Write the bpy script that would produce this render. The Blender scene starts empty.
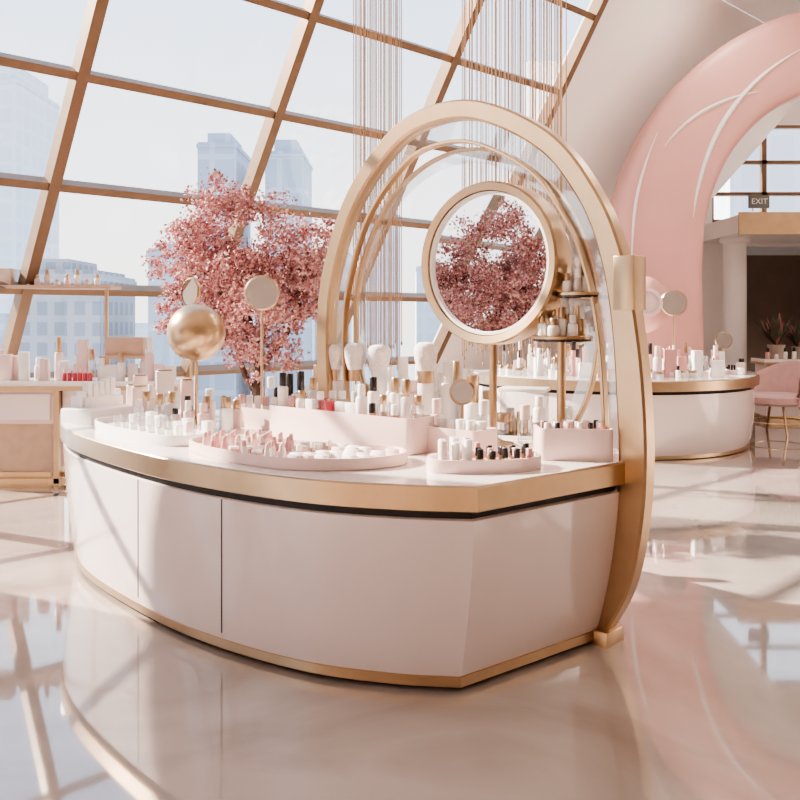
import bpy, bmesh, math, random
from mathutils import Vector, Matrix
random.seed(7)
scene=bpy.context.scene
COL=scene.collection
# ------------------------------------------------------------------ materials
def mat(name,col,rough=.4,metal=0.,coat=0.,nscale=0.,namt=.0,col2=None,bump=0.,sheen=0.,spec=.5):
    m=bpy.data.materials.new(name); m.use_nodes=True
    nt=m.node_tree; p=nt.nodes['Principled BSDF']
    p.inputs['Base Color'].default_value=(*col,1); p.inputs['Roughness'].default_value=rough
    p.inputs['Metallic'].default_value=metal; p.inputs['Coat Weight'].default_value=coat
    p.inputs['Coat Roughness'].default_value=.05; p.inputs['Sheen Weight'].default_value=sheen
    p.inputs['Specular IOR Level'].default_value=spec
    if nscale>0:
        tc=nt.nodes.new('ShaderNodeTexCoord'); n=nt.nodes.new('ShaderNodeTexNoise')
        n.inputs['Scale'].default_value=nscale; n.inputs['Detail'].default_value=5
        nt.links.new(tc.outputs['Object'],n.inputs['Vector'])
        r=nt.nodes.new('ShaderNodeValToRGB')
        c2=col2 if col2 else tuple(c*(1-namt) for c in col)
        r.color_ramp.elements[0].color=(*c2,1); r.color_ramp.elements[1].color=(*col,1)
        r.color_ramp.elements[0].position=.3; r.color_ramp.elements[1].position=.65
        nt.links.new(n.outputs['Fac'],r.inputs['Fac']); nt.links.new(r.outputs['Color'],p.inputs['Base Color'])
        if bump>0:
            b=nt.nodes.new('ShaderNodeBump'); b.inputs['Strength'].default_value=bump; b.inputs['Distance'].default_value=.01
            nt.links.new(n.outputs['Fac'],b.inputs['Height']); nt.links.new(b.outputs['Normal'],p.inputs['Normal'])
    return m
def glassmat(name,tint=(1,1,1),refl=.08,edge=.5):
    m=bpy.data.materials.new(name); m.use_nodes=True; nt=m.node_tree; nt.nodes.clear()
    o=nt.nodes.new('ShaderNodeOutputMaterial'); mx=nt.nodes.new('ShaderNodeMixShader')
    t=nt.nodes.new('ShaderNodeBsdfTransparent'); t.inputs[0].default_value=(*tint,1)
    g=nt.nodes.new('ShaderNodeBsdfGlossy'); g.inputs['Roughness'].default_value=.03
    lw=nt.nodes.new('ShaderNodeLayerWeight'); lw.inputs[0].default_value=.35
    mp=nt.nodes.new('ShaderNodeMapRange'); mp.inputs['To Min'].default_value=refl; mp.inputs['To Max'].default_value=edge
    nt.links.new(lw.outputs['Facing'],mp.inputs['Value']); nt.links.new(mp.outputs[0],mx.inputs[0])
    nt.links.new(t.outputs[0],mx.inputs[1]); nt.links.new(g.outputs[0],mx.inputs[2]); nt.links.new(mx.outputs[0],o.inputs[0])
    return m
GOLD=mat('champagne_brass',(.55,.385,.24),.30,1.,nscale=6,namt=.10)
GOLDD=mat('bronze_mullion',(.22,.14,.085),.45,.4,nscale=5,namt=.15)
PAINT=mat('blush_lacquer',(.82,.70,.665),.12,coat=.7,nscale=1.2,namt=.03)
TOP=mat('white_counter',(.86,.80,.77),.12,coat=.5,nscale=3,namt=.03)
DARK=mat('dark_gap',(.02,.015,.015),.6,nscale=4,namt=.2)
BLUSH=mat('blush_plastic',(.77,.58,.54),.35,nscale=4,namt=.04)
WHITE=mat('white_plastic',(.86,.82,.79),.3,nscale=4,namt=.03)
BLACK=mat('black_plastic',(.025,.02,.022),.2,nscale=4,namt=.2)
ROSE=mat('rose_plastic',(.64,.34,.32),.3,nscale=4,namt=.08)
SEAT=mat('dusty_pink_velvet',(.62,.38,.35),.7,nscale=12,namt=.1,sheen=.5)
RED=mat('red_lacquer',(.55,.05,.07),.25,nscale=4,namt=.08)
TAN=mat('tan_leather',(.56,.38,.27),.45,nscale=8,namt=.15)
FLUFF=mat('brush_hair',(.88,.80,.77),.95,nscale=60,namt=.2,bump=.6,sheen=.6)
FLUFFP=mat('brush_hair_pink',(.80,.60,.57),.95,nscale=60,namt=.2,bump=.6,sheen=.6)
MIRROR=mat('mirror_silver',(.93,.92,.92),.01,1.,nscale=1,namt=.01)
GLASS=glassmat('clear_glass',(.94,.93,.93),.12,.7)
GLASSF=glassmat('frosted_band_glass',(.94,.95,.96),.12,.6)
PANE=glassmat('window_glass',(.97,.985,1),.03,.25)
WALL=mat('cream_plaster',(.88,.83,.79),.7,nscale=2,namt=.03)
BEIGE=mat('beige_plaster',(.42,.34,.29),.7,nscale=2,namt=.06)
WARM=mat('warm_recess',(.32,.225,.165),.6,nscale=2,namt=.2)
PINK=mat('pink_arch_plaster',(.72,.38,.34),.4,nscale=.8,namt=.12,bump=.05)
PETALS=[mat('blossom_a',(.66,.335,.325),.8,nscale=9,namt=.15),mat('blossom_b',(.81,.53,.50),.8,nscale=9,namt=.15),mat('blossom_c',(.45,.18,.18),.8,nscale=9,namt=.2)]
BARK=mat('bark',(.16,.10,.08),.9,nscale=20,namt=.5,bump=.5)
SOIL=mat('soil',(.08,.05,.04),.95,nscale=20,namt=.4)
LEAF=mat('leaf_dark',(.10,.12,.07),.7,nscale=10,namt=.3)
STR=mat('gold_thread',(.55,.36,.22),.45,.2,nscale=4,namt=.1)
FILL_DISC=bpy.data.materials.new('fill_disc_glow'); FILL_DISC.use_nodes=True  # glowing face of the added ceiling fill lights
_p=FILL_DISC.node_tree.nodes['Principled BSDF']; _p.inputs['Emission Color'].default_value=(1,.93,.85,1); _p.inputs['Emission Strength'].default_value=8
# marble floor
def floor_mat():
    m=bpy.data.materials.new('polished_marble_floor'); m.use_nodes=True; nt=m.node_tree; p=nt.nodes['Principled BSDF']
    tc=nt.nodes.new('ShaderNodeTexCoord'); n=nt.nodes.new('ShaderNodeTexNoise'); n.inputs['Scale'].default_value=.6; n.inputs['Detail'].default_value=9; n.inputs['Distortion'].default_value=1.6
    r=nt.nodes.new('ShaderNodeValToRGB'); r.color_ramp.elements[0].color=(.32,.262,.225,1); r.color_ramp.elements[1].color=(.48,.41,.365,1)
    r.color_ramp.elements[0].position=.3; r.color_ramp.elements[1].position=.62
    L=nt.links; L.new(tc.outputs['Object'],n.inputs['Vector'])
    L.new(n.outputs['Fac'],r.inputs['Fac']); L.new(r.outputs[0],p.inputs['Base Color'])
    p.inputs['Roughness'].default_value=.06; p.inputs['Specular IOR Level'].default_value=.9; p.inputs['Coat Weight'].default_value=.8; p.inputs['Coat Roughness'].default_value=.03; p.inputs['Coat IOR'].default_value=1.6
    return m
FLOOR=floor_mat()
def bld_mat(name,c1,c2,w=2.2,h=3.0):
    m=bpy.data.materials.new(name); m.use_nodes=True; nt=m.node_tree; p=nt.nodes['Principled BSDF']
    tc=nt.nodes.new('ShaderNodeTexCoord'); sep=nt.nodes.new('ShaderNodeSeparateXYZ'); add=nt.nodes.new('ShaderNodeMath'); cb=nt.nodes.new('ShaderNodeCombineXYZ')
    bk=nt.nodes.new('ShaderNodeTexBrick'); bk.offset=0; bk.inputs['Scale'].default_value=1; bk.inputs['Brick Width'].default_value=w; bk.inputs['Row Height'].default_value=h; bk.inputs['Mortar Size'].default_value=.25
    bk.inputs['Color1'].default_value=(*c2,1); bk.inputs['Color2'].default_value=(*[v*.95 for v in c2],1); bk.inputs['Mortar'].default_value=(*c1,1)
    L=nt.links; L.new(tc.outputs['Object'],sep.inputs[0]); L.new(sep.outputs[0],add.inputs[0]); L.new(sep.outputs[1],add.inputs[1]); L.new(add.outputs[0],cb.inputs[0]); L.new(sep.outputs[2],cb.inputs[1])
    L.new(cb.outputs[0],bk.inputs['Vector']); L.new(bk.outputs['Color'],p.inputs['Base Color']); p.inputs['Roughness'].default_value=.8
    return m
BLD1=bld_mat('hazy_tower',(.38,.45,.54),(.31,.39,.49)); BLD2=bld_mat('hazy_block',(.32,.34,.38),(.21,.25,.31),1.2,1.4); BLD3=bld_mat('hazy_far_tower',(.60,.65,.72),(.56,.62,.69),2.0,2.0)  # distance haze is put into the building colours
CITY=mat('hazy_city_ground',(.45,.50,.56),.9,nscale=.05,namt=.15)  # ground colour carries the same painted haze
# ------------------------------------------------------------------ mesh builder
def catmull(pts,n=8,closed=False):
    out=[];N=len(pts);P=[Vector(p) for p in pts]
    rng=N if closed else N-1
    for i in range(rng):
        p1=P[i];p2=P[(i+1)%N]
        p0=P[i-1] if (closed or i>0) else p1*2-p2
        p3=P[(i+2)%N] if (closed or i+2<N) else p2*2-p1
        for k in range(n):
            t=k/n
            out.append(.5*((2*p1)+(p2-p0)*t+(2*p0-5*p1+4*p2-p3)*t*t+(3*p1-p0-3*p2+p3)*t**3))
    if not closed: out.append(P[-1])
    return out
class MB:
    def __init__(s): s.v=[];s.f=[];s.m=[];s.slots=[]
    def mi(s,m):
        if m not in s.slots: s.slots.append(m)
        return s.slots.index(m)
    def add(s,vs,fs,m,M=None):
        o=len(s.v); k=s.mi(m)
        for v in vs:
            v=Vector(v)
            if M is not None: v=M@v
            s.v.append(tuple(v))
        for f in fs: s.f.append([i+o for i in f]); s.m.append(k)
    def loft(s,rings,m,cap0=True,cap1=True,M=None,closed=True):
        n=len(rings[0]);vs=[p for r in rings for p in r];fs=[]
        for i in range(len(rings)-1):
            for j in range(n if closed else n-1):
                a=i*n+j;b=i*n+(j+1)%n
                fs.append([a,b,b+n,a+n])
        if cap0: fs.append(list(range(n))[::-1])
        if cap1: fs.append([(len(rings)-1)*n+j for j in range(n)])
        s.add(vs,fs,m,M)
    def prism(s,ol,z0,z1,m,bev=0.,M=None):
        c=sum((Vector(p[:2]) for p in ol),Vector((0,0)))/len(ol)
        R=max((Vector(p[:2])-c).length for p in ol)
        def ring(z,d): 
            k=1-d/R
            return [(c.x+(p[0]-c.x)*k,c.y+(p[1]-c.y)*k,z) for p in ol]
        if bev>0: s.loft([ring(z0,0),ring(z1-bev,0),ring(z1-bev*.3,bev*.3),ring(z1,bev)],m,M=M)
        else: s.loft([ring(z0,0),ring(z1,0)],m,M=M)
    def box(s,cx,cy,z0,sx,sy,sz,m,rot=0.,r=None,M=None):
        r=min(sx,sy)*.08 if r is None else r
        ol=[]
        ca,sa=math.cos(rot),math.sin(rot)
        for (qx,qy,a0) in ((1,1,0),(-1,1,90),(-1,-1,180),(1,-1,270)):
            for k in range(3):
                a=math.radians(a0+45*k)
                x=qx*(sx/2-r)+r*math.cos(a); y=qy*(sy/2-r)+r*math.sin(a)
                ol.append((cx+x*ca-y*sa,cy+x*sa+y*ca))
        s.prism(ol,z0,z0+sz,m,min(r,sz*.2)*.6,M)
    def lathe(s,prof,m,x=0,y=0,z=0,seg=20,M=None,cap=True):
        rings=[[(x+r*math.cos(2*math.pi*k/seg),y+r*math.sin(2*math.pi*k/seg),z+h) for k in range(seg)] for r,h in prof]
        s.loft(rings,m,cap,cap,M)
    def tube(s,pts,r,m,seg=8,M=None,caps=True):
        P=[Vector(p) for p in pts];rs=r if isinstance(r,(list,tuple)) else [r]*len(P)
        rings=[];up=None
        for i,p in enumerate(P):
            t=(P[min(i+1,len(P)-1)]-P[max(i-1,0)]).normalized()
            if up is None: up=t.orthogonal().normalized()
            up=(up-t*up.dot(t)).normalized(); sd=t.cross(up)
            rings.append([p+(up*math.cos(2*math.pi*k/seg)+sd*math.sin(2*math.pi*k/seg))*rs[i] for k in range(seg)])
        s.loft(rings,m,caps,caps,M)
    def beam(s,p0,p1,w,d,m,nrm):
        p0=Vector(p0);p1=Vector(p1);t=(p1-p0).normalized();n=Vector(nrm);n=(n-t*n.dot(t)).normalized();sd=t.cross(n)
        q=[(a,b) for a,b in ((-1,-1),(1,-1),(1,1),(-1,1))]
        s.loft([[p+sd*(a*w/2)+n*(b*d/2) for a,b in q] for p in (p0,p1)],m)
    def build(s,name,parent=None,angle=38,bevel=0):
        V=[Vector(v) for v in s.v]
        lo=Vector([min(v[i] for v in V) for i in range(3)]);hi=Vector([max(v[i] for v in V) for i in range(3)])
        o=Vector(((lo.x+hi.x)/2,(lo.y+hi.y)/2,lo.z))
        me=bpy.data.meshes.new(name); me.from_pydata([tuple(v-o) for v in V],[],s.f)
        for m in s.slots: me.materials.append(m)
        for p,k in zip(me.polygons,s.m): p.material_index=k; p.use_smooth=True
        bm=bmesh.new(); bm.from_mesh(me); bmesh.ops.recalc_face_normals(bm,faces=bm.faces)
        for e in bm.edges:
            if len(e.link_faces)==2:
                if e.calc_face_angle(0)>math.radians(angle): e.smooth=False
        bm.to_mesh(me); bm.free()
        ob=bpy.data.objects.new(name,me); COL.objects.link(ob)
        ob.location=o
        if parent: ob.parent=parent; ob.location=o-parent.location
        return ob
def empty(name,loc=(0,0,0)):
    e=bpy.data.objects.new(name,None); e.location=loc; e.empty_display_size=.1; COL.objects.link(e); return e
def rotM(p,axis,ang): return Matrix.Translation(p)@Matrix.Rotation(ang,4,axis)@Matrix.Translation(-Vector(p))
def facing(center,nrm):
    "matrix mapping local Z to nrm at center, local Y close to world Z"
    n=Vector(nrm).normalized(); up=Vector((0,0,1)); x=up.cross(n).normalized(); y=n.cross(x)
    R=Matrix((x,y,n)).transposed().to_4x4(); return Matrix.Translation(center)@R
# ------------------------------------------------------------------ room shell
b=MB(); b.add([(-14,-4,0),(10.5,-4,0),(10.5,20,0),(2.5,17,0),(1.0,15.5,0),(-14,.6,0)],[[0,1,2,3,4,5]],FLOOR)
b.add([(-14,-4,-.25),(10.5,-4,-.25),(10.5,20,-.25),(2.5,17,-.25),(1.0,15.5,-.25),(-14,.6,-.25)],[[5,4,3,2,1,0]],FLOOR)
b.build('floor')
Q2=math.sqrt(2)
def wp(s,z,off=0):
    D=13.2-.884*(z-1.53)+off*Q2
    return Vector(((Q2*s-D)/2,(Q2*s+D)/2,z))
NRM=Vector((-.707,.707,.625)).normalized()
ZT=6.5
w=MB()
SS=[-7.36,-5.14,-2.92,-.70,1.52,3.74,5.96,8.18,10.4]
for s in SS: w.beam(wp(s,0),wp(s,ZT),.11,.16,GOLDD,NRM)
for z,t in ((.04,.1),(1.0,.06),(1.95,.07),(2.93,.08),(3.87,.08),(4.8,.08),(5.7,.08),(6.46,.12)):
    w.beam(wp(SS[0],z),wp(SS[-1],z),t,.13,GOLDD,NRM)
w.build('window_frame_left',angle=30)
g=MB()
g.add([wp(SS[0],0,.02),wp(SS[-1],0,.02),wp(SS[-1],ZT,.02),wp(SS[0],ZT,.02)],[[0,1,2,3]],PANE); g.build('window_1')
def slab(name,s0,s1,off=0):
    g=MB(); a=[wp(s0,0,off),wp(s1[0],0,off),wp(s1[1],ZT,off),wp(s0,ZT,off)]; n=Vector((-.12,.12,.1))
    g.add(a+[p+n for p in a],[[0,1,2,3],[7,6,5,4],[0,4,5,1],[1,5,6,2],[2,6,7,3],[3,7,4,0]],WALL); g.build(name)
slab('wall_left',10.46,(13.75,17.8))
slab('added_shade_panel',-1.9,(.35,.35),.1)  # unseen opaque panel, added to keep sun off the foreground floor
# back wall with openings
def bx(b,x0,x1,y0,y1,z0,z1,m):
    b.add([(x0,y0,z0),(x1,y0,z0),(x1,y1,z0),(x0,y1,z0),(x0,y0,z1),(x1,y0,z1),(x1,y1,z1),(x0,y1,z1)],
          [[0,3,2,1],[4,5,6,7],[0,1,5,4],[1,2,6,5],[2,3,7,6],[3,0,4,7]],m)
b=MB()
bx(b,2.4,5.9,17,17.2,0,ZT,WALL); bx(b,5.9,8.9,17,17.2,5.3,ZT,WALL); bx(b,5.9,8.9,17,17.2,3.0,3.46,WALL)
bx(b,8.9,10.5,17,17.2,0,ZT,WALL); bx(b,5.9,6.3,17,17.2,0,3.0,WALL)
b.build('wall_back')
b=MB()
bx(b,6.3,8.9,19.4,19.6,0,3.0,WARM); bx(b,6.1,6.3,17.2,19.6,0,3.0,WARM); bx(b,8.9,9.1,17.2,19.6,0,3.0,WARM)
bx(b,6.1,9.1,17.2,19.6,3.0,3.1,WALL)
b.build('wall_recess')
b=MB(); bx(b,5.6,10.4,14.9,17,3.06,3.36,WALL); bx(b,5.6,10.4,14.86,14.9,3.03,3.40,GOLD); b.build('ceiling_soffit')
b=MB(); bx(b,10.5,10.7,-4,19.6,0,ZT,WALL); b.build('wall_right')
b=MB(); bx(b,-13.6,10.7,-4.2,-4,0,ZT,BEIGE); b.build('wall_front')
b=MB(); b.lathe([(.26,0),(.26,.08),(.2,.1),(.2,2.96),(.26,3.0),(.26,3.06)],WALL,5.95,16.0,0,28); b.build('support_column')
b=MB(); D=8.8
b.add([(-4-D,-4,ZT),(10.7,-4,ZT),(10.7,17.2,ZT),(17.2-D,17.2,ZT),(-4-D,-4,ZT+.2),(10.7,-4,ZT+.2),(10.7,17.2,ZT+.2),(17.2-D,17.2,ZT+.2)],
 [[0,1,2,3],[7,6,5,4],[0,4,5,1],[1,5,6,2],[2,6,7,3],[3,7,4,0]],WALL); b.build('ceiling')
# round ceiling fill lights, added to brighten the interior
for (x,y) in ((2.6,9.0),(5.2,9.0),(7.8,9.0),(4.6,12.0),(9.0,14.5),(6.0,5.6)):
    b=MB(); b.lathe([(.46,0),(.52,.0),(.52,.05),(.44,.05),(.44,.01)],GOLD,x,y,ZT-.055,36,cap=False); b.lathe([(.001,.02),(.445,.02)],FILL_DISC,x,y,ZT-.055,36,cap=False); e=b.build('added_fill_disc')
    la=bpy.data.lights.new('fill_area','AREA'); la.shape='DISK'; la.size=.85; la.energy=28; la.color=(1,.93,.85)
    lo=bpy.data.objects.new('fill_area_light',la); COL.objects.link(lo); lo.parent=e; lo.location=(0,0,-.015)
b=MB()
for x in (5.9,6.9,7.9,8.9): b.beam((x,17.1,3.46),(x,17.1,5.3),.09,.12,GOLDD,(0,1,0))
for z in (3.48,4.0,4.6,5.28): b.beam((5.9,17.1,z),(8.9,17.1,z),.07,.12,GOLDD,(0,1,0))
b.add([(5.9,17.12,3.46),(8.9,17.12,3.46),(8.9,17.12,5.3),(5.9,17.12,5.3)],[[0,1,2,3]],PANE)
b.build('window_2')
# ------------------------------------------------------------------ pink arch
path=catmull([(3.80,0),(3.74,1.2),(3.74,2.66),(3.92,3.62),(4.42,4.55),(5.24,5.25),(6.36,5.6),(7.58,5.25),(8.4,4.55),(8.85,3.62),(9.0,2.66),(8.98,1.2),(8.92,0)],8)
def archpt(i,u,v):
    p=path[i]; t=(path[min(i+1,len(path)-1)]-path[max(i-1,0)]).normalized(); n=Vector((-t.y,t.x)); q=p+n*u
    return Vector((q.x,v,q.y))
b=MB(); rings=[]
for i,p in enumerate(path):
    t=(path[min(i+1,len(path)-1)]-path[max(i-1,0)]).normalized(); n=Vector((-t.y,t.x))
    hw=.64+.05*math.cos(i/len(path)*math.pi*2)
    ring=[]
    for k in range(24):
        a=2*math.pi*k/24; ca,sa=math.cos(a),math.sin(a)
        u=math.copysign(abs(ca)**.3,ca)*hw; v=math.copysign(abs(sa)**.3,sa)*.42
        q=p+n*u; ring.append((q.x,13.35+v,max(q.y,0) if 0<i<len(path)-1 else 0))
    rings.append(ring)
b.loft(rings,PINK); arch=b.build('pink_arch',angle=60)
b=MB()
for (i0,i1,u0,u1,r) in ((20,45,-.42,.05,.035),(27,38,.30,-.25,.024),(14,28,.40,.48,.02)):
    pp=[archpt(i,u0+(u1-u0)*((i-i0)/(i1-i0))**1.3,12.925) for i in range(i0,i1+1)]; b.tube(pp,[r*math.sin(math.pi*(k+.3)/(len(pp)-.4))+.003 for k in range(len(pp))],WALL,6)
b.build('arch_trim',arch)
# ------------------------------------------------------------------ island
isl=empty('cosmetics_display_island',(-.6,5.4,0))
front=catmull([(-2.42,6.62),(-2.36,6.25),(-2.04,5.62),(-1.46,4.88),(-.97,4.39),(-.44,4.02),(0,3.86),(.33,3.81)],8)
back=catmull([(1.117,4.47),(1.2,4.85),(.8,5.55),(.2,6.3),(-.5,6.85),(-1.3,7.0),(-2.0,7.0),(-2.34,6.86)],5)
OUT=[(p.x,p.y) for p in front]+[(p.x,p.y) for p in back]
CX,CY=-.6,5.6
def kx(k): return 1-(1-k)*.8
def sc(k,z,ol=OUT): return [(CX+(x-CX)*kx(k),CY+(y-CY)*k,z) for x,y in ol]
b=MB(); b.loft([sc(.994,.822),sc(1,.827),sc(1,.927),sc(.996,.933)],GOLD); b.build('brass_edge_band',isl,30)
b=MB(); b.loft([sc(.985,.92),sc(.994,.9345),sc(.992,.937)],TOP); b.build('counter_top',isl,30)
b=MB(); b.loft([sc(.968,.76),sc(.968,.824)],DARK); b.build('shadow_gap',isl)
prof=[(.912,.068),(.92,.10),(.934,.2),(.949,.32),(.962,.45),(.972,.58),(.979,.7),(.982,.780),(.975,.786)]
b=MB(); b.loft([sc(k,z) for k,z in prof],PAINT); b.build('cabinet_body',isl,40)
b=MB(); b.loft([sc(.914,.02),sc(.917,.024),sc(.917,.066),sc(.91,.07)],GOLD); b.build('plinth_band',isl,30)
b=MB()
for (x,y) in ((.20,4.13),(-.95,4.75),(-1.85,5.9),(.75,4.75),(-.1,6.0),(-1.5,6.6)): b.box(x,y,0,.1,.1,.022,GOLD)
b.build('plinth_feet',isl)
b=MB()
def seam(kk):
    A=[]
    for k,z in prof[1:-1]:
        P=sc(k,z,[(p.x,p.y) for p in front])
        for i in range(len(P)-1):
            a=P[i][0]/P[i][1]; c=P[i+1][0]/P[i+1][1]
            if a<=kk<c:
                f=(kk-a)/(c-a); p=Vector(P[i]).lerp(Vector(P[i+1]),f); t=(Vector(P[i+1])-Vector(P[i])).normalized(); n=Vector((t.y,-t.x,0))
                if n.y>0: n=-n
                q=p+n*.0015; A.append([q-t*.004,q+t*.004]); break
    b.loft(A,DARK,False,False,closed=False)
for k in (-.291,-.198): seam(k)
b.build('door_seams',isl)
# arch ring (on the plane of the display)
def rp(h,z,wd=0): return Vector((.342+.74*h+.67*wd,5.2-.67*h+.74*wd,z))
outer=[(.925,0),(1.085,.303),(1.16,.662),(1.178,1.054),(1.138,1.542),(1.05,1.964),(.90,2.302),(.63,2.63),(.186,2.87),(-.20,2.91),(-.55,2.80),(-.93,2.44),(-1.15,1.95),(-1.205,1.5),(-1.17,.93)]
def ringpath(pts,width,d0,d1,m,b,ins=0,n=10,bev=.012,grow=0):
    P=catmull(pts,n); R=[]; W0=width
    for i,p in enumerate(P):
        width=W0+(grow*max(0,min(1,(2.3-p.y)/1.0)) if p.x>0 else 0)
        t=(P[min(i+1,len(P)-1)]-P[max(i-1,0)]).normalized(); nn=Vector((-t.y,t.x))
        if nn.dot(Vector((0,1.4))-p)<0: nn=-nn
        def q(u,dd):
            v=p+nn*(ins+u); return rp(v.x,max(v.y,0.0),dd)
        R.append([q(bev,d0),q(0,d0+bev),q(0,d1-bev),q(bev,d1),q(width-bev,d1),q(width,d1-bev),q(width,d0+bev),q(width-bev,d0)])
    b.loft(R,m)
b=MB(); ringpath(outer,.11,-.02,.085,GOLD,b,grow=.045); b.build('arch_ring',isl,25)
up=outer[3:]
up[0]=(1.178,.95)
b=MB(); ringpath(up,.02,.0,.05,GOLD,b,ins=.225,bev=.004); b.build('arch_inner_ring',isl,25)
b=MB(); ringpath(up,.11,.03,.04,GLASSF,b,ins=.113,bev=.002); b.build('arch_glass_band',isl,25)
# rounder rear ring encircling the mirror
rr=[]
for k in range(15):
    a=math.radians(-38+256*k/14)
    rr.append((-.02+.90*math.cos(a),1.62+1.02*math.sin(a)))
b=MB(); ringpath(rr,.018,.05,.09,GOLD,b,bev=.003,n=6); ringpath(rr,.07,.06,.068,GLASSF,b,ins=.018,bev=.002,n=6); b.build('arch_rear_ring',isl,25)
b=MB()
M=Matrix.Translation(rp(1.07,0,0))@Matrix.Rotation(math.atan2(-.67,.74),4,'Z')
b.box(0,.02,1.69,.12,.13,.27,GOLD,M=M,r=.01)
M=Matrix.Translation(rp(.90,0,0))@Matrix.Rotation(math.atan2(-.67,.74),4,'Z')
b.box(0,.03,0,.18,.18,.075,GOLD,M=M,r=.012)
b.build('arch_brackets',isl,25)
# ------------------------------------------------------------------ round mirror
mc=rp(.233,1.955,-.03); mn=Vector((-.64,-.77,0))
M=facing(mc,mn)
b=MB()
R=.455
b.lathe([(R-.055,-.02),(R-.05,.035),(R-.01,.045),(R,.03),(R,-.11),(R-.02,-.13),(.02,-.13)],GOLD,seg=64,M=M,cap=False)
b.lathe([(R-.075,-.0),(R-.07,.022),(R-.055,.022),(R-.05,.0)],WHITE,seg=64,M=M,cap=False)
b.lathe([(.0005,.004),(R-.05,.004)],MIRROR,seg=64,M=M,cap=False)
b.tube([mc+Vector((.03,.04,-R+.02)),Vector((mc.x+.03,mc.y+.04,.95))],.022,GOLD,12)
b.lathe([(.12,0),(.12,.012),(.03,.03)],GOLD,mc.x+.03,mc.y+.04,.937,28)
b.build('round_mirror',angle=30)
# ------------------------------------------------------------------ small product helpers
Z=.937
def bottle(b,x,y,z,r,h,mb,mc_,cap=.35,seg=14):
    hb=h*(1-cap)
    b.lathe([(r*.9,0),(r,r*.15),(r,hb-r*.4),(r*.85,hb-r*.1),(r*.5,hb)],mb,x,y,z,seg)
    b.lathe([(r*.62,0),(r*.66,.004),(r*.66,h-hb-.004),(r*.58,h-hb)],mc_,x,y,z+hb,seg)
def jar(b,x,y,z,r,h,mb,mc_):
    b.lathe([(r*.92,0),(r,h*.08),(r,h*.62),(r*.96,h*.65)],mb,x,y,z,18); b.lathe([(r*1.02,0),(r*1.02,h*.3),(r*.95,h*.35)],mc_,x,y,z+h*.65,18)
def lipstick(b,x,y,z,r,h,case,tip):
    b.lathe([(r,0),(r,h*.5),(r*.8,h*.5),(r*.8,h*.62)],case,x,y,z,10)
    b.lathe([(r*.66,0),(r*.66,h*.26),(r*.45,h*.35),(r*.12,h*.38)],tip,x,y,z+h*.62,10)
def capped(b,x,y,z,r,h,case,cap):
    b.lathe([(r*.95,0),(r*.95,h*.4)],case,x,y,z,10); b.lathe([(r,0),(r,h*.55),(r*.85,h*.6)],cap,x,y,z+h*.4,10)
def brush(b,x,y,z,h,r,hair=FLUFF,hand=WHITE,tilt=0,ta=0,fer=None):
    M=rotM((x,y,z),Vector((math.cos(ta),math.sin(ta),0)),tilt) if tilt else None
    hh=h*.68; fer=fer or random.choice([WHITE,WHITE,GOLD])
    b.lathe([(r*.72,0),(r*.76,hh*.03),(r*.74,hh*.6),(r*.66,hh*.8)],hand,x,y,z,14,M)
    b.lathe([(r*.66,0),(r*.68,hh*.05),(r*.7,hh*.2)],fer,x,y,z+hh*.8,14,M)
    b.lathe([(r*.70,0),(r*.80,h*.05),(r*.93,h*.13),(r,h*.21),(r*.97,h*.26),(r*.82,h*.295),(r*.5,h*.315),(r*.08,h*.32)],hair,x,y,z+hh,18,M)
def tray(b,ol,z0,h,t,m,fl=.012):
    c=sum((Vector(p[:2]) for p in ol),Vector((0,0)))/len(ol); R=max((Vector(p[:2])-c).length for p in ol)
    def rg(k,z): return [(c.x+(p[0]-c.x)*k,c.y+(p[1]-c.y)*k,z) for p in ol]
    k=1-t/R
    b.loft([rg(.985,z0),rg(1,z0+.006),rg(1,z0+h-.004),rg(.996,z0+h),rg(k+.004,z0+h),rg(k,z0+h-.004),rg(k,z0+fl)],m)
def inside(p,ol):
    x,y=p;c=False;n=len(ol)
    for i in range(n):
        x1,y1=ol[i][:2];x2,y2=ol[i-1][:2]
        if (y1>y)!=(y2>y) and x<(x2-x1)*(y-y1)/(y2-y1)+x1: c=not c
    return c
U=Vector((.74,-.67)); W=Vector((.67,.74)); RU=math.atan2(-.67,.74)
# front lipstick tray
b=MB()
ol=[(p.x,p.y) for p in catmull([(-1.14,4.86),(-.92,4.52),(-.55,4.22),(-.2,4.20),(0.02,4.36),(-.02,4.60),(-.35,4.72),(-.8,4.98),(-1.05,5.05)],6,True)]
tray(b,ol,Z,.058,.022,BLUSH,.03)
ks=[(p[0]*.86+(-.5)*.14,p[1]*.86+4.6*.14) for p in ol]
x=-1.1
while x<0.05:
    y=4.1
    while y<5.1:
        if inside((x,y),ks):
            r=random.random(); jx=x+random.uniform(-.006,.006); jy=y+random.uniform(-.006,.006)
            if x<-.52+ (y-4.6)*.1:
                if r<.66: lipstick(b,jx,jy,Z+.03,.016,.075,random.choice([BLUSH,WHITE,ROSE]),random.choice([ROSE,BLUSH,ROSE]))
                elif r<.8: jar(b,jx,jy,Z+.03,.026,.035,ROSE,WHITE)
            else:
                if r<.45: b.box(jx,jy,Z+.03,.065,.038,.03,random.choice([WHITE,WHITE,BLUSH]),RU)
                elif r<.55: capped(b,jx,jy,Z+.03,.014,.05,GOLD,WHITE)
        y+=.064
    x+=.066
b.build('lipstick_tray')
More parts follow.
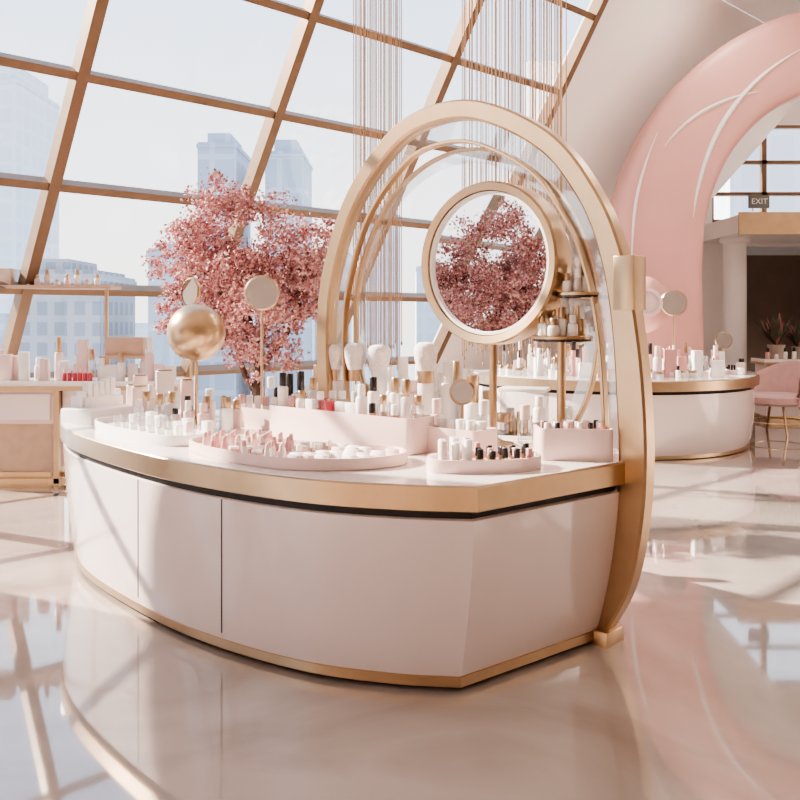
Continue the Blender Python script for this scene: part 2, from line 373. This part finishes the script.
# right tray
b=MB()
ol=[]
for k in range(40):
    a=2*math.pi*k/40; ca,sa=math.cos(a),math.sin(a)
    ol.append((.40+.275*math.copysign(abs(ca)**.75,ca),4.27+.155*math.copysign(abs(sa)**.75,sa)+.05*ca))
tray(b,ol,Z,.062,.022,BLUSH,.03)
for i in range(8):
    for j in range(4):
        x=.20+i*.058; y=4.19+j*.055+(i-3.5)*.009
        if i<3: 
            if j%2==0 or i==1: capped(b,x,y,Z+.03,.02,.10+.02*random.random(),WHITE,random.choice([WHITE,BLUSH]))
        elif random.random()<.85: capped(b,x,y,Z+.03,.015,.06+.025*random.random(),GOLD,random.choice([BLACK,BLACK,ROSE]))
b.build('nail_polish_tray')
# left white trays with clear boxes
b=MB()
ol=[(p.x,p.y) for p in catmull([(-1.98,5.86),(-1.72,5.42),(-1.3,5.0),(-1.10,5.12),(-1.35,5.5),(-1.72,6.0)],6,True)]
tray(b,ol,Z,.06,.02,WHITE,.025)
for i in range(9):
    t=i/8; x=-1.8+t*.6; y=5.72-t*.6
    for j in range(2):
        if j==0: capped(b,x,y,Z+.025,.024,.07+.03*random.random(),WHITE,random.choice([WHITE,BLUSH,GLASS]))
        else: b.box(x+.09,y+.08,Z+.025,.06,.05,.06+.04*random.random(),random.choice([WHITE,GLASS]),RU,r=.004)
b.build('sample_tray')
b=MB()
b.box(-2.08,6.22,Z,.30,.42,.10,WHITE,-.5); b.box(-2.12,6.30,Z+.10,.2,.3,.07,WHITE,-.5)
for i in range(7):
    x=-2.18+.025*i;y=6.16+.045*i; b.box(x,y,Z+.17 if 6.18<y<6.42 else Z+.10,.055,.04,.07+.06*random.random(),random.choice([WHITE,GLASS,WHITE]),-.5)
b.build('sample_box_stack')
b=MB()
for (x,y,sx,h,m) in ((-1.86,6.45,.10,.30,BLUSH),(-1.74,6.5,.08,.24,ROSE),(-1.66,6.35,.12,.34,WHITE),(-1.95,6.62,.12,.22,WHITE),(-1.55,6.55,.09,.26,BLUSH),(-1.79,6.2,.11,.24,BLUSH),(-1.60,6.10,.10,.18,WHITE)):
    b.box(x,y,Z,sx,sx,h,m,.3,r=.006); b.box(x,y,Z+h,sx*.8,sx*.8,.012,GOLD,.3,r=.004)
b.build('perfume_boxes')
b=MB(); done=[(-1.38,6.10),(-1.60,6.10)]
for i in range(80):
    x=random.uniform(-1.76,-1.05); y=5.84-(x+1.72)*.45+random.uniform(0,.40)
    r=random.uniform(.026,.044); h=random.uniform(.12,.28)
    if any((Vector((x,y))-Vector(q)).length<r+.05 for q in done): continue
    if len(done)>24: break
    done.append((x,y))
    bottle(b,x,y,Z,r,h,random.choice([GLASS,WHITE,BLUSH,GLASS]),random.choice([GOLD,WHITE,BLUSH,WHITE,BLACK]),random.uniform(.25,.4))
b.build('perfume_bottles')
# blush risers parallel to arch
def riser(name,a,length,depth,h,m=BLUSH,hollow=True):
    b=MB(); A=Vector(a); pts=[]
    c=A+U*(length/2)+W*(depth/2)
    r=.035
    for (qx,qy,a0) in ((1,1,0),(-1,1,90),(-1,-1,180),(1,-1,270)):
        for k in range(4):
            an=math.radians(a0+30*k); q=c+U*(qx*(length/2-r)+r*math.cos(an))+W*(qy*(depth/2-r)+r*math.sin(an)); pts.append((q.x,q.y))
    tray(b,pts,Z,h,.016,m,h-.03)
    return b,c,name
b,c,n=riser('blush_riser',(-.80,5.42),1.15,.22,.19)
for i in range(13):
    q=c+U*(-.5+i*.083)
    for j in (-.05,.045):
        p=q+W*j
        rr_=random.random()
        if rr_<.3: capped(b,p.x,p.y,Z+.16,.02,.09,GOLD,random.choice([WHITE,BLUSH,ROSE,BLACK]))
        elif rr_<.66: bottle(b,p.x,p.y,Z+.16,.032,.12+.12*random.random(),random.choice([GLASS,WHITE]),random.choice([GOLD,WHITE,BLACK]))
        elif rr_<.82: b.box(p.x,p.y,Z+.16,.06,.035,.08,random.choice([RED,WHITE,BLUSH]),RU)
b.build('makeup_riser')
b,c,n=riser('x',(-1.18,6.02),.72,.2,.13)
for i in range(8):
    p=c+U*(-.29+i*.083); capped(b,p.x,p.y,Z+.10,.022,.10,WHITE,random.choice([ROSE,WHITE,BLACK]))
b.build('makeup_riser')
b,c,n=riser('x',(.12,4.78),.36,.2,.14)
for i in range(5):
    p=c+U*(-.13+i*.066); jar(b,p.x,p.y,Z+.11,.028,.07,WHITE,WHITE)
b.build('makeup_riser')
b=MB(); c=Vector((.88,4.62))
pts=[]
for (qx,qy,a0) in ((1,1,0),(-1,1,90),(-1,-1,180),(1,-1,270)):
    for k in range(4):
        an=math.radians(a0+30*k); x=qx*.16+.03*math.cos(an); y=qy*.11+.03*math.sin(an)
        pts.append((c.x+x*.96, c.y+y+x*-.12))
tray(b,pts,Z,.16,.015,BLUSH,.12)
for i in range(6):
    for j in range(3):
        if (i,j)!=(3,2): capped(b,c.x-.14+i*.055,c.y-.08+j*.06,Z+.12,.013,.065,GOLD,random.choice([BLACK,WHITE,WHITE,ROSE]))
b.build('lipstick_box')
# black bottles
b=MB()
for i,(px,h) in enumerate([(-.84,.24),(-.76,.33),(-.68,.35),(-.59,.28),(-.51,.30)]):
    bottle(b,px,6.16+.05*(i%2),Z,.038,h,BLACK,random.choice([BLACK,GOLD,BLACK]),.4)
b.build('nail_lacquer_bottles')
# makeup brushes
b=MB()
for (x,y,h,r,hair,hand) in ((-.42,5.98,.54,.072,FLUFF,WHITE),(-.29,5.86,.55,.075,FLUFF,GLASS),(-.135,5.80,.54,.075,FLUFF,WHITE),(.16,5.6,.56,.075,FLUFF,WHITE)):
    brush(b,x,y,Z+.004,h,r,hair,hand)
b.build('makeup_brushes')
b=MB()
for (x,y,h,r,m,c_) in ((.30,5.65,.44,.05,WHITE,WHITE),(.02,5.85,.46,.05,GLASS,WHITE),(.42,5.55,.40,.05,WHITE,WHITE),(-.55,6.03,.40,.045,WHITE,GOLD)):
    bottle(b,x,y,Z,r,h,m,c_,.3,20)
b.build('lotion_bottles')
# jars, bottles and boxes in the middle
b=MB()
random.seed(21)
taken=[(-.42,5.98),(-.29,5.86),(-.135,5.8),(.16,5.6),(.3,5.65),(.02,5.85),(.42,5.55),(-.55,6.03),(mc.x+.03,mc.y+.04),(.86,4.8),(-1.017,6.63),(-.84,6.16),(-.76,6.21),(-.68,6.16),(-.59,6.21),(-.51,6.16),(.74,5.35)]
for i in range(170):
    h=random.uniform(-1.95,.75); wd=random.uniform(.02,.50)
    p=Vector((.342,5.2))+U*h+W*wd
    r=random.uniform(.030,.056); hh=random.uniform(.14,.44)
    if h>.4 or h<-1.1: hh*=.7
    if any((p-Vector(q)).length<r+.07 for q in taken): continue
    if (p-Vector((mc.x,mc.y))).length<.14 or not inside(p,sc(.95,0)): continue
    taken.append(tuple(p))
    if random.random()<.2: jar(b,p.x,p.y,Z,r*1.1,.10+.05*random.random(),random.choice([WHITE,GLASS]),random.choice([WHITE,GOLD]))
    else: bottle(b,p.x,p.y,Z,r,hh,random.choice([GLASS,WHITE,BLUSH,WHITE,GLASS]),random.choice([GOLD,WHITE,WHITE,BLUSH,GLASS,BLACK]),random.uniform(.2,.45),18)
b.build('skincare_bottles')
b=MB(); b.box(.74,5.35,Z,.28,.2,.02,WHITE,RU+.4,r=.01); b.box(.74,5.35,Z+.02,.26,.18,.26,GLASS,RU+.4,r=.006); b.box(.74,5.35,Z+.28,.28,.2,.02,WHITE,RU+.4,r=.01)
for k in range(5): bottle(b,.66+.04*k,5.35-.02*k,Z+.02,.015,.12+.02*(k%3),random.choice([WHITE,GOLD]),GOLD)
b.build('glass_display_case')
def standmirror(name,x,y,zc,r,n,thick=.02,rx=1):
    b=MB(); M=facing((x,y,zc),n)@Matrix.Diagonal((rx,1,1,1))
    b.lathe([(.001,-thick),(r,-thick),(r+.012,-thick*.5),(r+.012,thick*.5),(r,thick)],GOLD,seg=40,M=M,cap=False)
    b.lathe([(.0005,thick*.6),(r,thick*.6)],MIRROR,seg=40,M=M,cap=False)
    b.tube([(x,y,zc-r),(x,y,Z+.01)],.01,GOLD,10); b.lathe([(.075,0),(.075,.012),(.015,.03)],GOLD,x,y,Z,24)
    return b.build(name,angle=30)
standmirror('vanity_mirror',-1.017,6.63,1.834,.118,(.1,-1,.05))
standmirror('vanity_mirror',-1.56,6.72,1.84,.10,(-.6,-1,.1),rx=.8)
standmirror('vanity_mirror',.345,4.98,1.24,.06,(-.1,-1,.1))
b=MB(); x,y=-1.38,6.10
b.lathe([(.195*math.sin(math.pi*k/24)+.0005,1.55-.195*math.cos(math.pi*k/24)) for k in range(25)],GOLD,x,y,0,40,cap=False)
b.tube([(x,y,1.37),(x,y,Z+.01)],.012,GOLD,12); b.lathe([(.1,0),(.1,.012),(.02,.035)],GOLD,x,y,Z,28)
b.build('gold_sphere_ornament',angle=40)
# tiered stand
b=MB(); x,y=.86,4.80
b.lathe([(.07,0),(.07,.012),(.024,.03),(.024,.60)],GOLD,x,y,Z,20)
b.lathe([(.15,0),(.155,.004),(.155,.014)],BLACK,x,y,1.525,40); b.lathe([(.158,0),(.158,.014),(.15,.018)],GOLD,x,y,1.539,40)
x2,y2=.96,4.74
b.lathe([(.12,0),(.125,.004),(.125,.014)],BLACK,x2,y2,1.755,40); b.lathe([(.128,0),(.128,.014),(.12,.018)],GOLD,x2,y2,1.769,40)
b.tube([(x2,y2,1.76),(x2+.14,y2-.12,1.76)],.014,GOLD,8); b.tube([(x2-.02,y2+.03,1.54),(x2-.02,y2+.03,1.77)],.012,GOLD,8)
b.build('tiered_shelf_stand',angle=30)
b=MB()
zz=1.557
for i,(dx,dy,r,h,m) in enumerate(((-.10,0,.026,.11,WHITE),(-.05,-.05,.032,.09,WHITE),(.0,-.02,.028,.15,WHITE),(.05,-.06,.028,.11,WHITE),(.10,-.02,.026,.15,GOLD),(-.03,.06,.026,.17,WHITE),(.07,.06,.026,.16,GLASS))):
    bottle(b,x+dx,y+dy,zz,r,h,m,random.choice([WHITE,GOLD]),.4)
for t in (-.35,.1,.4): brush(b,x+.05,y-.01,zz,.21,.022,FLUFF,GOLD,t*.5,1.2)
zz=1.787
for i,(dx,dy,r,h,m) in enumerate(((-.08,0,.024,.1,WHITE),(-.03,-.04,.028,.12,GLASS),(.02,.0,.034,.15,WHITE),(.07,-.03,.024,.12,WHITE),(-.03,.05,.024,.15,BLUSH))):
    bottle(b,x2+dx,y2+dy,zz,r,h,m,random.choice([WHITE,GOLD]),.4)
brush(b,x2-.03,y2,zz,.19,.024,FLUFF,WHITE,.2,.3); brush(b,x2+.03,y2,zz,.20,.028,FLUFF,GOLD,-.3,1.2)
b.build('serum_bottles')
# ------------------------------------------------------------------ cherry tree
def make_tree(name,loc):
    rnd=random.Random(5)
    b=MB(); tips=[]
    def grow(p,d,L,r,lv):
        pts=[p];q=p.copy();dd=d.copy()
        for k in range(4):
            dd=(dd+Vector((rnd.uniform(-.25,.25),rnd.uniform(-.25,.25),rnd.uniform(-.05,.2)))).normalized(); q=q+dd*L/4; pts.append(q.copy())
            if lv>=2: tips.append(q.copy())
        b.tube(pts,[r*(1-.1*k) for k in range(5)],BARK,6)
        if lv<4:
            for k in range(3 if lv else 5):
                a=rnd.uniform(0,2*math.pi); s=rnd.uniform(.45,.95)
                nd=(dd+Vector((math.cos(a)*s,math.sin(a)*s,rnd.uniform(-.15,.25)))).normalized()
                grow(pts[-1] if k else pts[-2],nd,L*rnd.uniform(.6,.78),r*.58,lv+1)
    base=Vector((0,0,.42))
    grow(base,Vector((.05,0,1)),.80,.06,0)
    cz=2.08
    cl=[t for t in tips if True]
    rnd.shuffle(cl)
    centers=[]
    for t in cl:
        v=Vector((t.x/.80,t.y/.75,(t.z-cz)/.85))
        if v.length<1.0 and t.z>1.25: centers.append(t)
    centers=centers[:180]
    lobes=[(Vector((rnd.uniform(-.5,.5),rnd.uniform(-.45,.45),cz+rnd.uniform(-.6,.5))),rnd.uniform(.2,.34)) for _ in range(15)]
    lobes+=[(Vector((-.62,0,cz+.05)),.2),(Vector((.62,0,cz+.2)),.22),(Vector((-.25,0,cz+.58)),.25),(Vector((.12,0,cz+.5)),.26),(Vector((-.42,0,cz+.38)),.24),(Vector((.25,.1,cz-.62)),.28),(Vector((.55,.1,cz-.35)),.26),(Vector((.6,0,cz-.05)),.22),(Vector((-.58,0,cz-.42)),.2),(Vector((-.1,0,cz-.5)),.26),(Vector((.1,0,cz-.75)),.22)]
    for lc,lr in lobes:
        for k in range(13):
            v=Vector((rnd.gauss(0,1),rnd.gauss(0,1),rnd.gauss(0,.8))).normalized()*lr*rnd.random()**.5
            centers.append(lc+v)
    V=[];F=[];MI=[]
    for c in centers:
        R=rnd.uniform(.05,.12)
        for k in range(54):
            p=c+Vector((rnd.gauss(0,1),rnd.gauss(0,1),rnd.gauss(0,.8)))*R*.55
            n=Vector((rnd.gauss(0,1),rnd.gauss(0,1),rnd.gauss(0,1))).normalized(); x=n.orthogonal().normalized();y=n.cross(x); s=rnd.uniform(.009,.019)
            o=len(V)
            for q in ((1,0),(.3,.9),(-.8,.6),(-.8,-.6),(.3,-.9)): V.append(p+x*q[0]*s+y*q[1]*s)
            V.append(p+n*s*.4)
            for j in range(5): F.append([o+j,o+(j+1)%5,o+5])
            mi=rnd.choice([0,0,1,1,2]); MI+= [mi]*5
    e=empty(name,loc)
    b.lathe([(.22,0),(.24,.02),(.30,.44),(.32,.46),(.32,.49),(.28,.49),(.27,.43)],WHITE,0,0,0,36,cap=False); b.lathe([(.001,.42),(.27,.42)],SOIL,seg=36,cap=False)
    t=b.build('trunk_and_pot'); t.parent=e
    me=bpy.data.meshes.new('blossoms'); me.from_pydata([tuple(v) for v in V],[],F)
    for m in PETALS: me.materials.append(m)
    for p,k in zip(me.polygons,MI): p.material_index=k
    o=bpy.data.objects.new('blossoms',me); COL.objects.link(o); o.parent=e
    return e,t,o
e1,t1,o1=make_tree('cherry_blossom_tree',(-1.33,7.75,0))
e2=empty('cherry_blossom_tree',(-3.95,3.75,0)); e2.rotation_euler=(0,0,2.1); e2.scale=(.95,.95,1.0)
for s in (t1,o1):
    c=s.copy(); COL.objects.link(c); c.parent=e2
# ------------------------------------------------------------------ hanging threads
def threads(name,x0,x1,y,n,z0,r=.0055):
    b=MB(); rnd=random.Random(3)
    for i in range(n):
        x=x0+(x1-x0)*(i+rnd.random()*.7)/n; yy=y+rnd.uniform(-.15,.15); zb=z0+rnd.uniform(-.15,.25)
        b.tube([(x,yy,6.49),(x,yy,zb)],r,STR,4); b.lathe([(.003,-.03),(.009,-.02),(.009,.0),(.002,.01)],GOLD,x,yy,zb,6)
    b.box((x0+x1)/2,y,6.44,x1-x0+.1,.4,.06,GOLD); b.build(name)
threads('thread_curtain',-.42,.02,8.1,32,1.2)
threads('thread_curtain',.62,1.66,9.0,66,1.3)
# ------------------------------------------------------------------ left desk
e=empty('display_desk',(-3.3,8.95,0))
b=MB(); bx(b,-4.4,-2.15,8.68,9.2,.99,1.04,TOP); bx(b,-4.41,-2.14,8.67,9.21,.95,.99,GOLD); b.build('desk_top',e)
b=MB(); bx(b,-4.35,-3.35,8.75,9.15,.62,.95,BLUSH); bx(b,-3.30,-2.2,8.8,9.15,.72,.95,PAINT)
bx(b,-4.3,-3.4,8.735,8.75,.66,.91,PAINT); b.build('drawers',e)
b=MB(); bx(b,-4.35,-3.40,8.78,9.12,.15,.62,TAN); b.build('lower_cabinet',e)
b=MB()
for x in (-3.33,-2.22):
    for y in (8.74,9.14): b.beam((x,y,0),(x,y,.95),.05,.05,GOLD,(0,1,0))
b.beam((-4.35,8.74,.07),(-2.2,8.74,.07),.05,.05,GOLD,(0,1,0)); b.beam((-4.35,9.12,.07),(-2.2,9.12,.07),.05,.05,GOLD,(0,1,0)); bx(b,-4.36,-3.4,8.76,9.14,.0,.15,GOLD)
b.build('legs',e)
b=MB()
for x in (-4.2,-2.95): b.beam((x,9.05,1.04),(x,9.05,1.94),.03,.03,GOLD,(0,1,0))
bx(b,-4.35,-2.85,8.85,9.2,1.94,1.975,TAN); b.build('upper_shelf',e)
b=MB(); rnd=random.Random(11)
for i in range(20):
    x=-4.05+i*.094; y=rnd.uniform(8.8,8.95); h=rnd.uniform(.12,.42)
    if rnd.random()<.5: b.box(x,y,1.04,rnd.uniform(.08,.14),.06,h,rnd.choice([WHITE,WHITE,BLUSH]),rnd.uniform(-.2,.2),r=.006)
    else: bottle(b,x,y,1.04,.04,h,rnd.choice([WHITE,GLASS,BLUSH]),rnd.choice([WHITE,GOLD,WHITE]))
b.build('desk_bottles')
b=MB()
for i in range(6): bottle(b,-3.25+i*.05,8.72+.0*i,1.04,.02,.12,RED,BLUSH)
b.build('red_bottles')
b=MB(); b.box(-3.95,9.0,1.975,.18,.14,.17,TAN,0,r=.01)
for i in range(8): bottle(b,-3.72+i*.1,8.98,1.975,.03,.06+.05*(i%3),rnd.choice([WHITE,BLUSH]),GOLD)
b.build('shelf_products')
b=MB(); b.box(-2.72,8.95,1.28,.38,.2,.18,TAN,0,r=.02); bx(b,-2.95,-2.5,8.82,9.08,1.25,1.28,TAN)
b.beam((-2.9,8.95,1.04),(-2.9,8.95,1.25),.03,.03,GOLD,(0,1,0)); b.beam((-2.55,8.95,1.04),(-2.55,8.95,1.25),.03,.03,GOLD,(0,1,0))
b.build('leather_case')
# ------------------------------------------------------------------ right curved counter
e=empty('curved_display_counter',(2.85,12,0)); ol=[]
for k in range(80):
    a=2*math.pi*k/80; ol.append((2.85+1.92*math.cos(a),12.35+(2.05 if math.sin(a)<0 else .45)*math.sin(a)))
def s2(k,z): return [(2.85+(x-2.85)*k,12.0+(y-12.0)*k,z) for x,y in ol]
b=MB(); b.loft([s2(.995,.80),s2(1,.805),s2(1,.915),s2(.995,.92)],GOLD); b.build('brass_edge_band',e,30)
b=MB(); b.loft([s2(.985,.91),s2(.985,.93)],TOP); b.build('counter_top',e,30)
b=MB(); b.loft([s2(.93,.05),s2(.95,.15),s2(.97,.5),s2(.97,.76)],PAINT); b.build('cabinet_body',e,30)
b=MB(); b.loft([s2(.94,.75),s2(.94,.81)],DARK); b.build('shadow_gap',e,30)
b=MB(); b.loft([s2(.91,0),s2(.935,.01),s2(.935,.05)],GOLD); b.build('plinth_band',e,30)
b=MB(); rnd=random.Random(5)
for i in range(150):
    a=rnd.uniform(math.pi*1.02,math.pi*1.98); rr_=rnd.uniform(.45,.93)
    x=2.85+1.9*rr_*math.cos(a); y=12.35+1.95*rr_*math.sin(a); h=rnd.uniform(.08,.44)*(1 if rr_<.8 else .6)
    q=rnd.random()
    if q<.45: bottle(b,x,y,.93,rnd.uniform(.025,.055),h,rnd.choice([WHITE,GLASS,BLUSH,ROSE,WHITE]),rnd.choice([WHITE,GOLD,BLUSH,BLACK]))
    elif q<.75: b.box(x,y,.93,rnd.uniform(.05,.16),.07,h*.8,rnd.choice([WHITE,BLUSH,WHITE,ROSE]),rnd.uniform(-.5,.5),r=.006)
    else: jar(b,x,y,.93,.05,.09,WHITE,rnd.choice([GOLD,WHITE]))
b.build('counter_products')
b=MB()
for i in range(3):
    b.box(3.75+.28*i,11.35+.12*i,.93,.24,.14,.05,BLUSH,.3)
    for k in range(5): capped(b,3.67+.28*i+.04*k,11.33+.12*i+.012*k,.98,.014,.07,BLACK,BLACK)
b.build('dark_lipstick_trays')
# pink orb display + mirror
b=MB(); x,y=3.3,12.35
b.lathe([(.12,0),(.12,.02),(.03,.05),(.03,.5)],GOLD,x,y,.93,24)
b.lathe([(.40*math.sin(math.pi*k/20)+.001,.5+.40-.40*math.cos(math.pi*k/20)) for k in range(21)],PINK,x,y,.93,36,cap=False)
M=facing((x-.02,y-.42,1.85),(0,-1,.1)); b.lathe([(.001,-.0),(.16,.0),(.19,.02),(.19,.05),(.15,.055),(.14,.02),(.001,.02)],BLUSH,seg=32,M=M,cap=False)
b.build('pink_orb_display')
for (x,y,zc,r) in ((3.62,11.9,1.85,.16),(2.35,11.9,1.45,.14),(4.35,12.1,1.35,.1)):
    b=MB(); M=facing((x,y,zc),(-.2,-1,0)); b.lathe([(.001,-.02),(r,-.02),(r+.015,0),(r,.02)],GOLD,seg=32,M=M,cap=False); b.lathe([(.0005,.012),(r,.012)],MIRROR,seg=32,M=M,cap=False)
    b.tube([(x,y,zc-r),(x,y,.94)],.014,GOLD,8); b.lathe([(.09,0),(.09,.012),(.02,.03)],GOLD,x,y,.93,20); b.build('vanity_mirror',angle=30)
# ------------------------------------------------------------------ right far furniture
def chair(x,y,rot,s=1.5):
    b=MB(); M=Matrix.Translation((x,y,0))@Matrix.Rotation(rot,4,'Z')@Matrix.Diagonal((s,s,1.15,1))
    b.lathe([(.05,.36),(.26,.36),(.30,.39),(.30,.46),(.26,.49),(.05,.50)],SEAT,seg=32,M=M)
    n=24; R0=[];
    for (r,z) in ((.30,.36),(.335,.52),(.36,.72),(.355,.86),(.335,.89),(.32,.84),(.31,.58),(.28,.48)):
        R0.append([(r*math.cos(a),r*math.sin(a),z-((z-.46)*.45*abs(math.cos(a))**2 if z>.5 else 0)) for a in [math.radians(-25+230*k/n) for k in range(n+1)]])
    b.loft(R0+[R0[0]],SEAT,False,False,M=M,closed=False)
    for a in (45,135,225,315):
        a=math.radians(a); b.tube([(.2*math.cos(a),.2*math.sin(a),.37),(.33*math.cos(a),.33*math.sin(a),.0)],.013,GOLD,8,M)
    b.tube([(.29*math.cos(math.radians(k*15)),.29*math.sin(math.radians(k*15)),.15) for k in range(25)],.009,GOLD,6,M)
    b.build('tub_chair',angle=50)
chair(5.4,12.9,-.9); chair(6.6,13.3,.3)
e=empty('sideboard',(6.9,14.6,0))
b=MB(); bx(b,5.75,8.4,14.2,14.75,.95,1.0,TOP); bx(b,5.74,8.41,14.19,14.76,.91,.95,GOLD); bx(b,5.8,8.35,14.25,14.7,.1,.91,PAINT); bx(b,5.85,8.3,14.3,14.65,0,.1,GOLD); b.build('cabinet',e)
def potted(x,y,z,s,name='potted_plant'):
    b=MB(); b.lathe([(.07*s,0),(.1*s,.16*s),(.09*s,.16*s),(.085*s,.14*s)],BEIGE,x,y,z,20); rnd=random.Random(2)
    b.lathe([(.001,.135*s),(.086*s,.135*s)],SOIL,x,y,z,20,cap=False)
    for k in range(130):
        a=rnd.uniform(0,6.28); L=rnd.uniform(.15,.42)*s; t=rnd.uniform(.1,1.1)
        p0=Vector((x,y,z+.14*s)); d=Vector((math.cos(a)*t,math.sin(a)*t,1)).normalized(); p1=p0+d*L; sd=d.cross(Vector((0,0,1))).normalized()*.022*s
        b.add([p0,p0.lerp(p1,.55)+sd,p1,p0.lerp(p1,.55)-sd],[[0,1,2,3]],rnd.choice([LEAF,LEAF,LEAF,BARK,PETALS[2]]))
    b.build(name)
potted(6.02,14.4,1.0,1.4); potted(6.4,14.45,1.0,1.2)
b=MB(); rnd=random.Random(9)
for i in range(16): bottle(b,5.85+i*.14,14.32,1.0,.035,rnd.uniform(.1,.25),rnd.choice([WHITE,BLACK,ROSE,BLUSH]),rnd.choice([GOLD,BLACK]))
b.build('sideboard_bottles')
# exit sign
e=empty('exit_sign',(5.9,14.7,3.5))
SG=mat('sign_face',(.16,.18,.17),.4,nscale=3,namt=.1)
b=MB(); b.box(5.88,14.75,3.45,.34,.05,.21,SG,r=.01); b.beam((5.78,14.75,3.4),(5.78,14.75,3.46),.015,.015,GOLD,(0,1,0)); b.beam((5.98,14.75,3.4),(5.98,14.75,3.46),.015,.015,GOLD,(0,1,0)); b.build('sign_box',e)
tc=bpy.data.curves.new('exit_text','FONT'); tc.body='EXIT'; tc.size=.13; tc.align_x='CENTER'; tc.align_y='CENTER'; tc.extrude=.003
to=bpy.data.objects.new('sign_text',tc); COL.objects.link(to); to.parent=e; to.location=(5.88-5.9,14.72-14.7,3.555-3.5); to.rotation_euler=(math.pi/2,0,0); tc.materials.append(WHITE)
# ------------------------------------------------------------------ city outside
b=MB(); b.add([(-400,25,-32),(300,25,-32),(300,400,-32),(-400,400,-32),],[[0,1,2,3]],CITY); b.add([(-400,-200,-32.1),(-20,-200,-32.1),(-20,26,-32.1),(-400,26,-32.1)],[[0,1,2,3]],CITY); b.build('city_ground')
def tower(x0,x1,y,top,m,dep=8,crown=0):
    b=MB(); bx(b,x0,x1,y,y+dep,-32,top,m)
    if crown: bx(b,x0+(x1-x0)*.2,x1-(x1-x0)*.2,y+1,y+dep-1,top,top+crown,m)
    bx(b,x0-.1,x1+.1,y-.1,y+dep+.1,top-.5,top-.2,m)
    b.build('city_building')
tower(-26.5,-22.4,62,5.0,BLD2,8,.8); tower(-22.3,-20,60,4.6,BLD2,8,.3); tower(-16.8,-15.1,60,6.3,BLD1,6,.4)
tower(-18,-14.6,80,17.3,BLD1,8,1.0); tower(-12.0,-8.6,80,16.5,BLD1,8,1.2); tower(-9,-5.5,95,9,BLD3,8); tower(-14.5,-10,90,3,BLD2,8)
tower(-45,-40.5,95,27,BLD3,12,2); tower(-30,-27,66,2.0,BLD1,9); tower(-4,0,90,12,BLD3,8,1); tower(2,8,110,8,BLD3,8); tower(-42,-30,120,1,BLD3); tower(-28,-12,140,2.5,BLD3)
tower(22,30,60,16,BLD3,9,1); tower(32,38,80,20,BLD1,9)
# ------------------------------------------------------------------ light
sd=bpy.data.lights.new('sun','SUN'); sd.energy=24.0; sd.angle=.012; sd.color=(1,.87,.74)
so=bpy.data.objects.new('sun',sd); COL.objects.link(so)
d=Vector((.90,-.30,-.58)); so.rotation_euler=d.to_track_quat('-Z','Y').to_euler()
wd=bpy.data.worlds.new('sky'); scene.world=wd; wd.use_nodes=True; nt=wd.node_tree
bg=nt.nodes['Background']; tcn=nt.nodes.new('ShaderNodeTexCoord'); sp=nt.nodes.new('ShaderNodeSeparateXYZ'); rp_=nt.nodes.new('ShaderNodeValToRGB')
nt.links.new(tcn.outputs['Generated'],sp.inputs[0]); nt.links.new(sp.outputs[2],rp_.inputs[0]); nt.links.new(rp_.outputs[0],bg.inputs[0])
cr=rp_.color_ramp; cr.elements[0].position=0; cr.elements[0].color=(1,.94,.88,1); cr.elements[1].position=.5; cr.elements[1].color=(.50,.64,.88,1)
el=cr.elements.new(.12); el.color=(.92,.92,.94,1)
bg.inputs[1].default_value=2.7
scene.view_settings.view_transform='AgX'
try: scene.view_settings.look='AgX - Medium High Contrast'
except Exception: pass
scene.view_settings.exposure=0.0
# ------------------------------------------------------------------ camera
cd=bpy.data.cameras.new('camera'); cd.lens=40.5; cd.sensor_width=36; cd.shift_y=-.1025; cd.clip_end=600
co=bpy.data.objects.new('camera',cd); COL.objects.link(co); co.location=(0,0,1.65); co.rotation_euler=(math.pi/2,0,0)
scene.camera=co
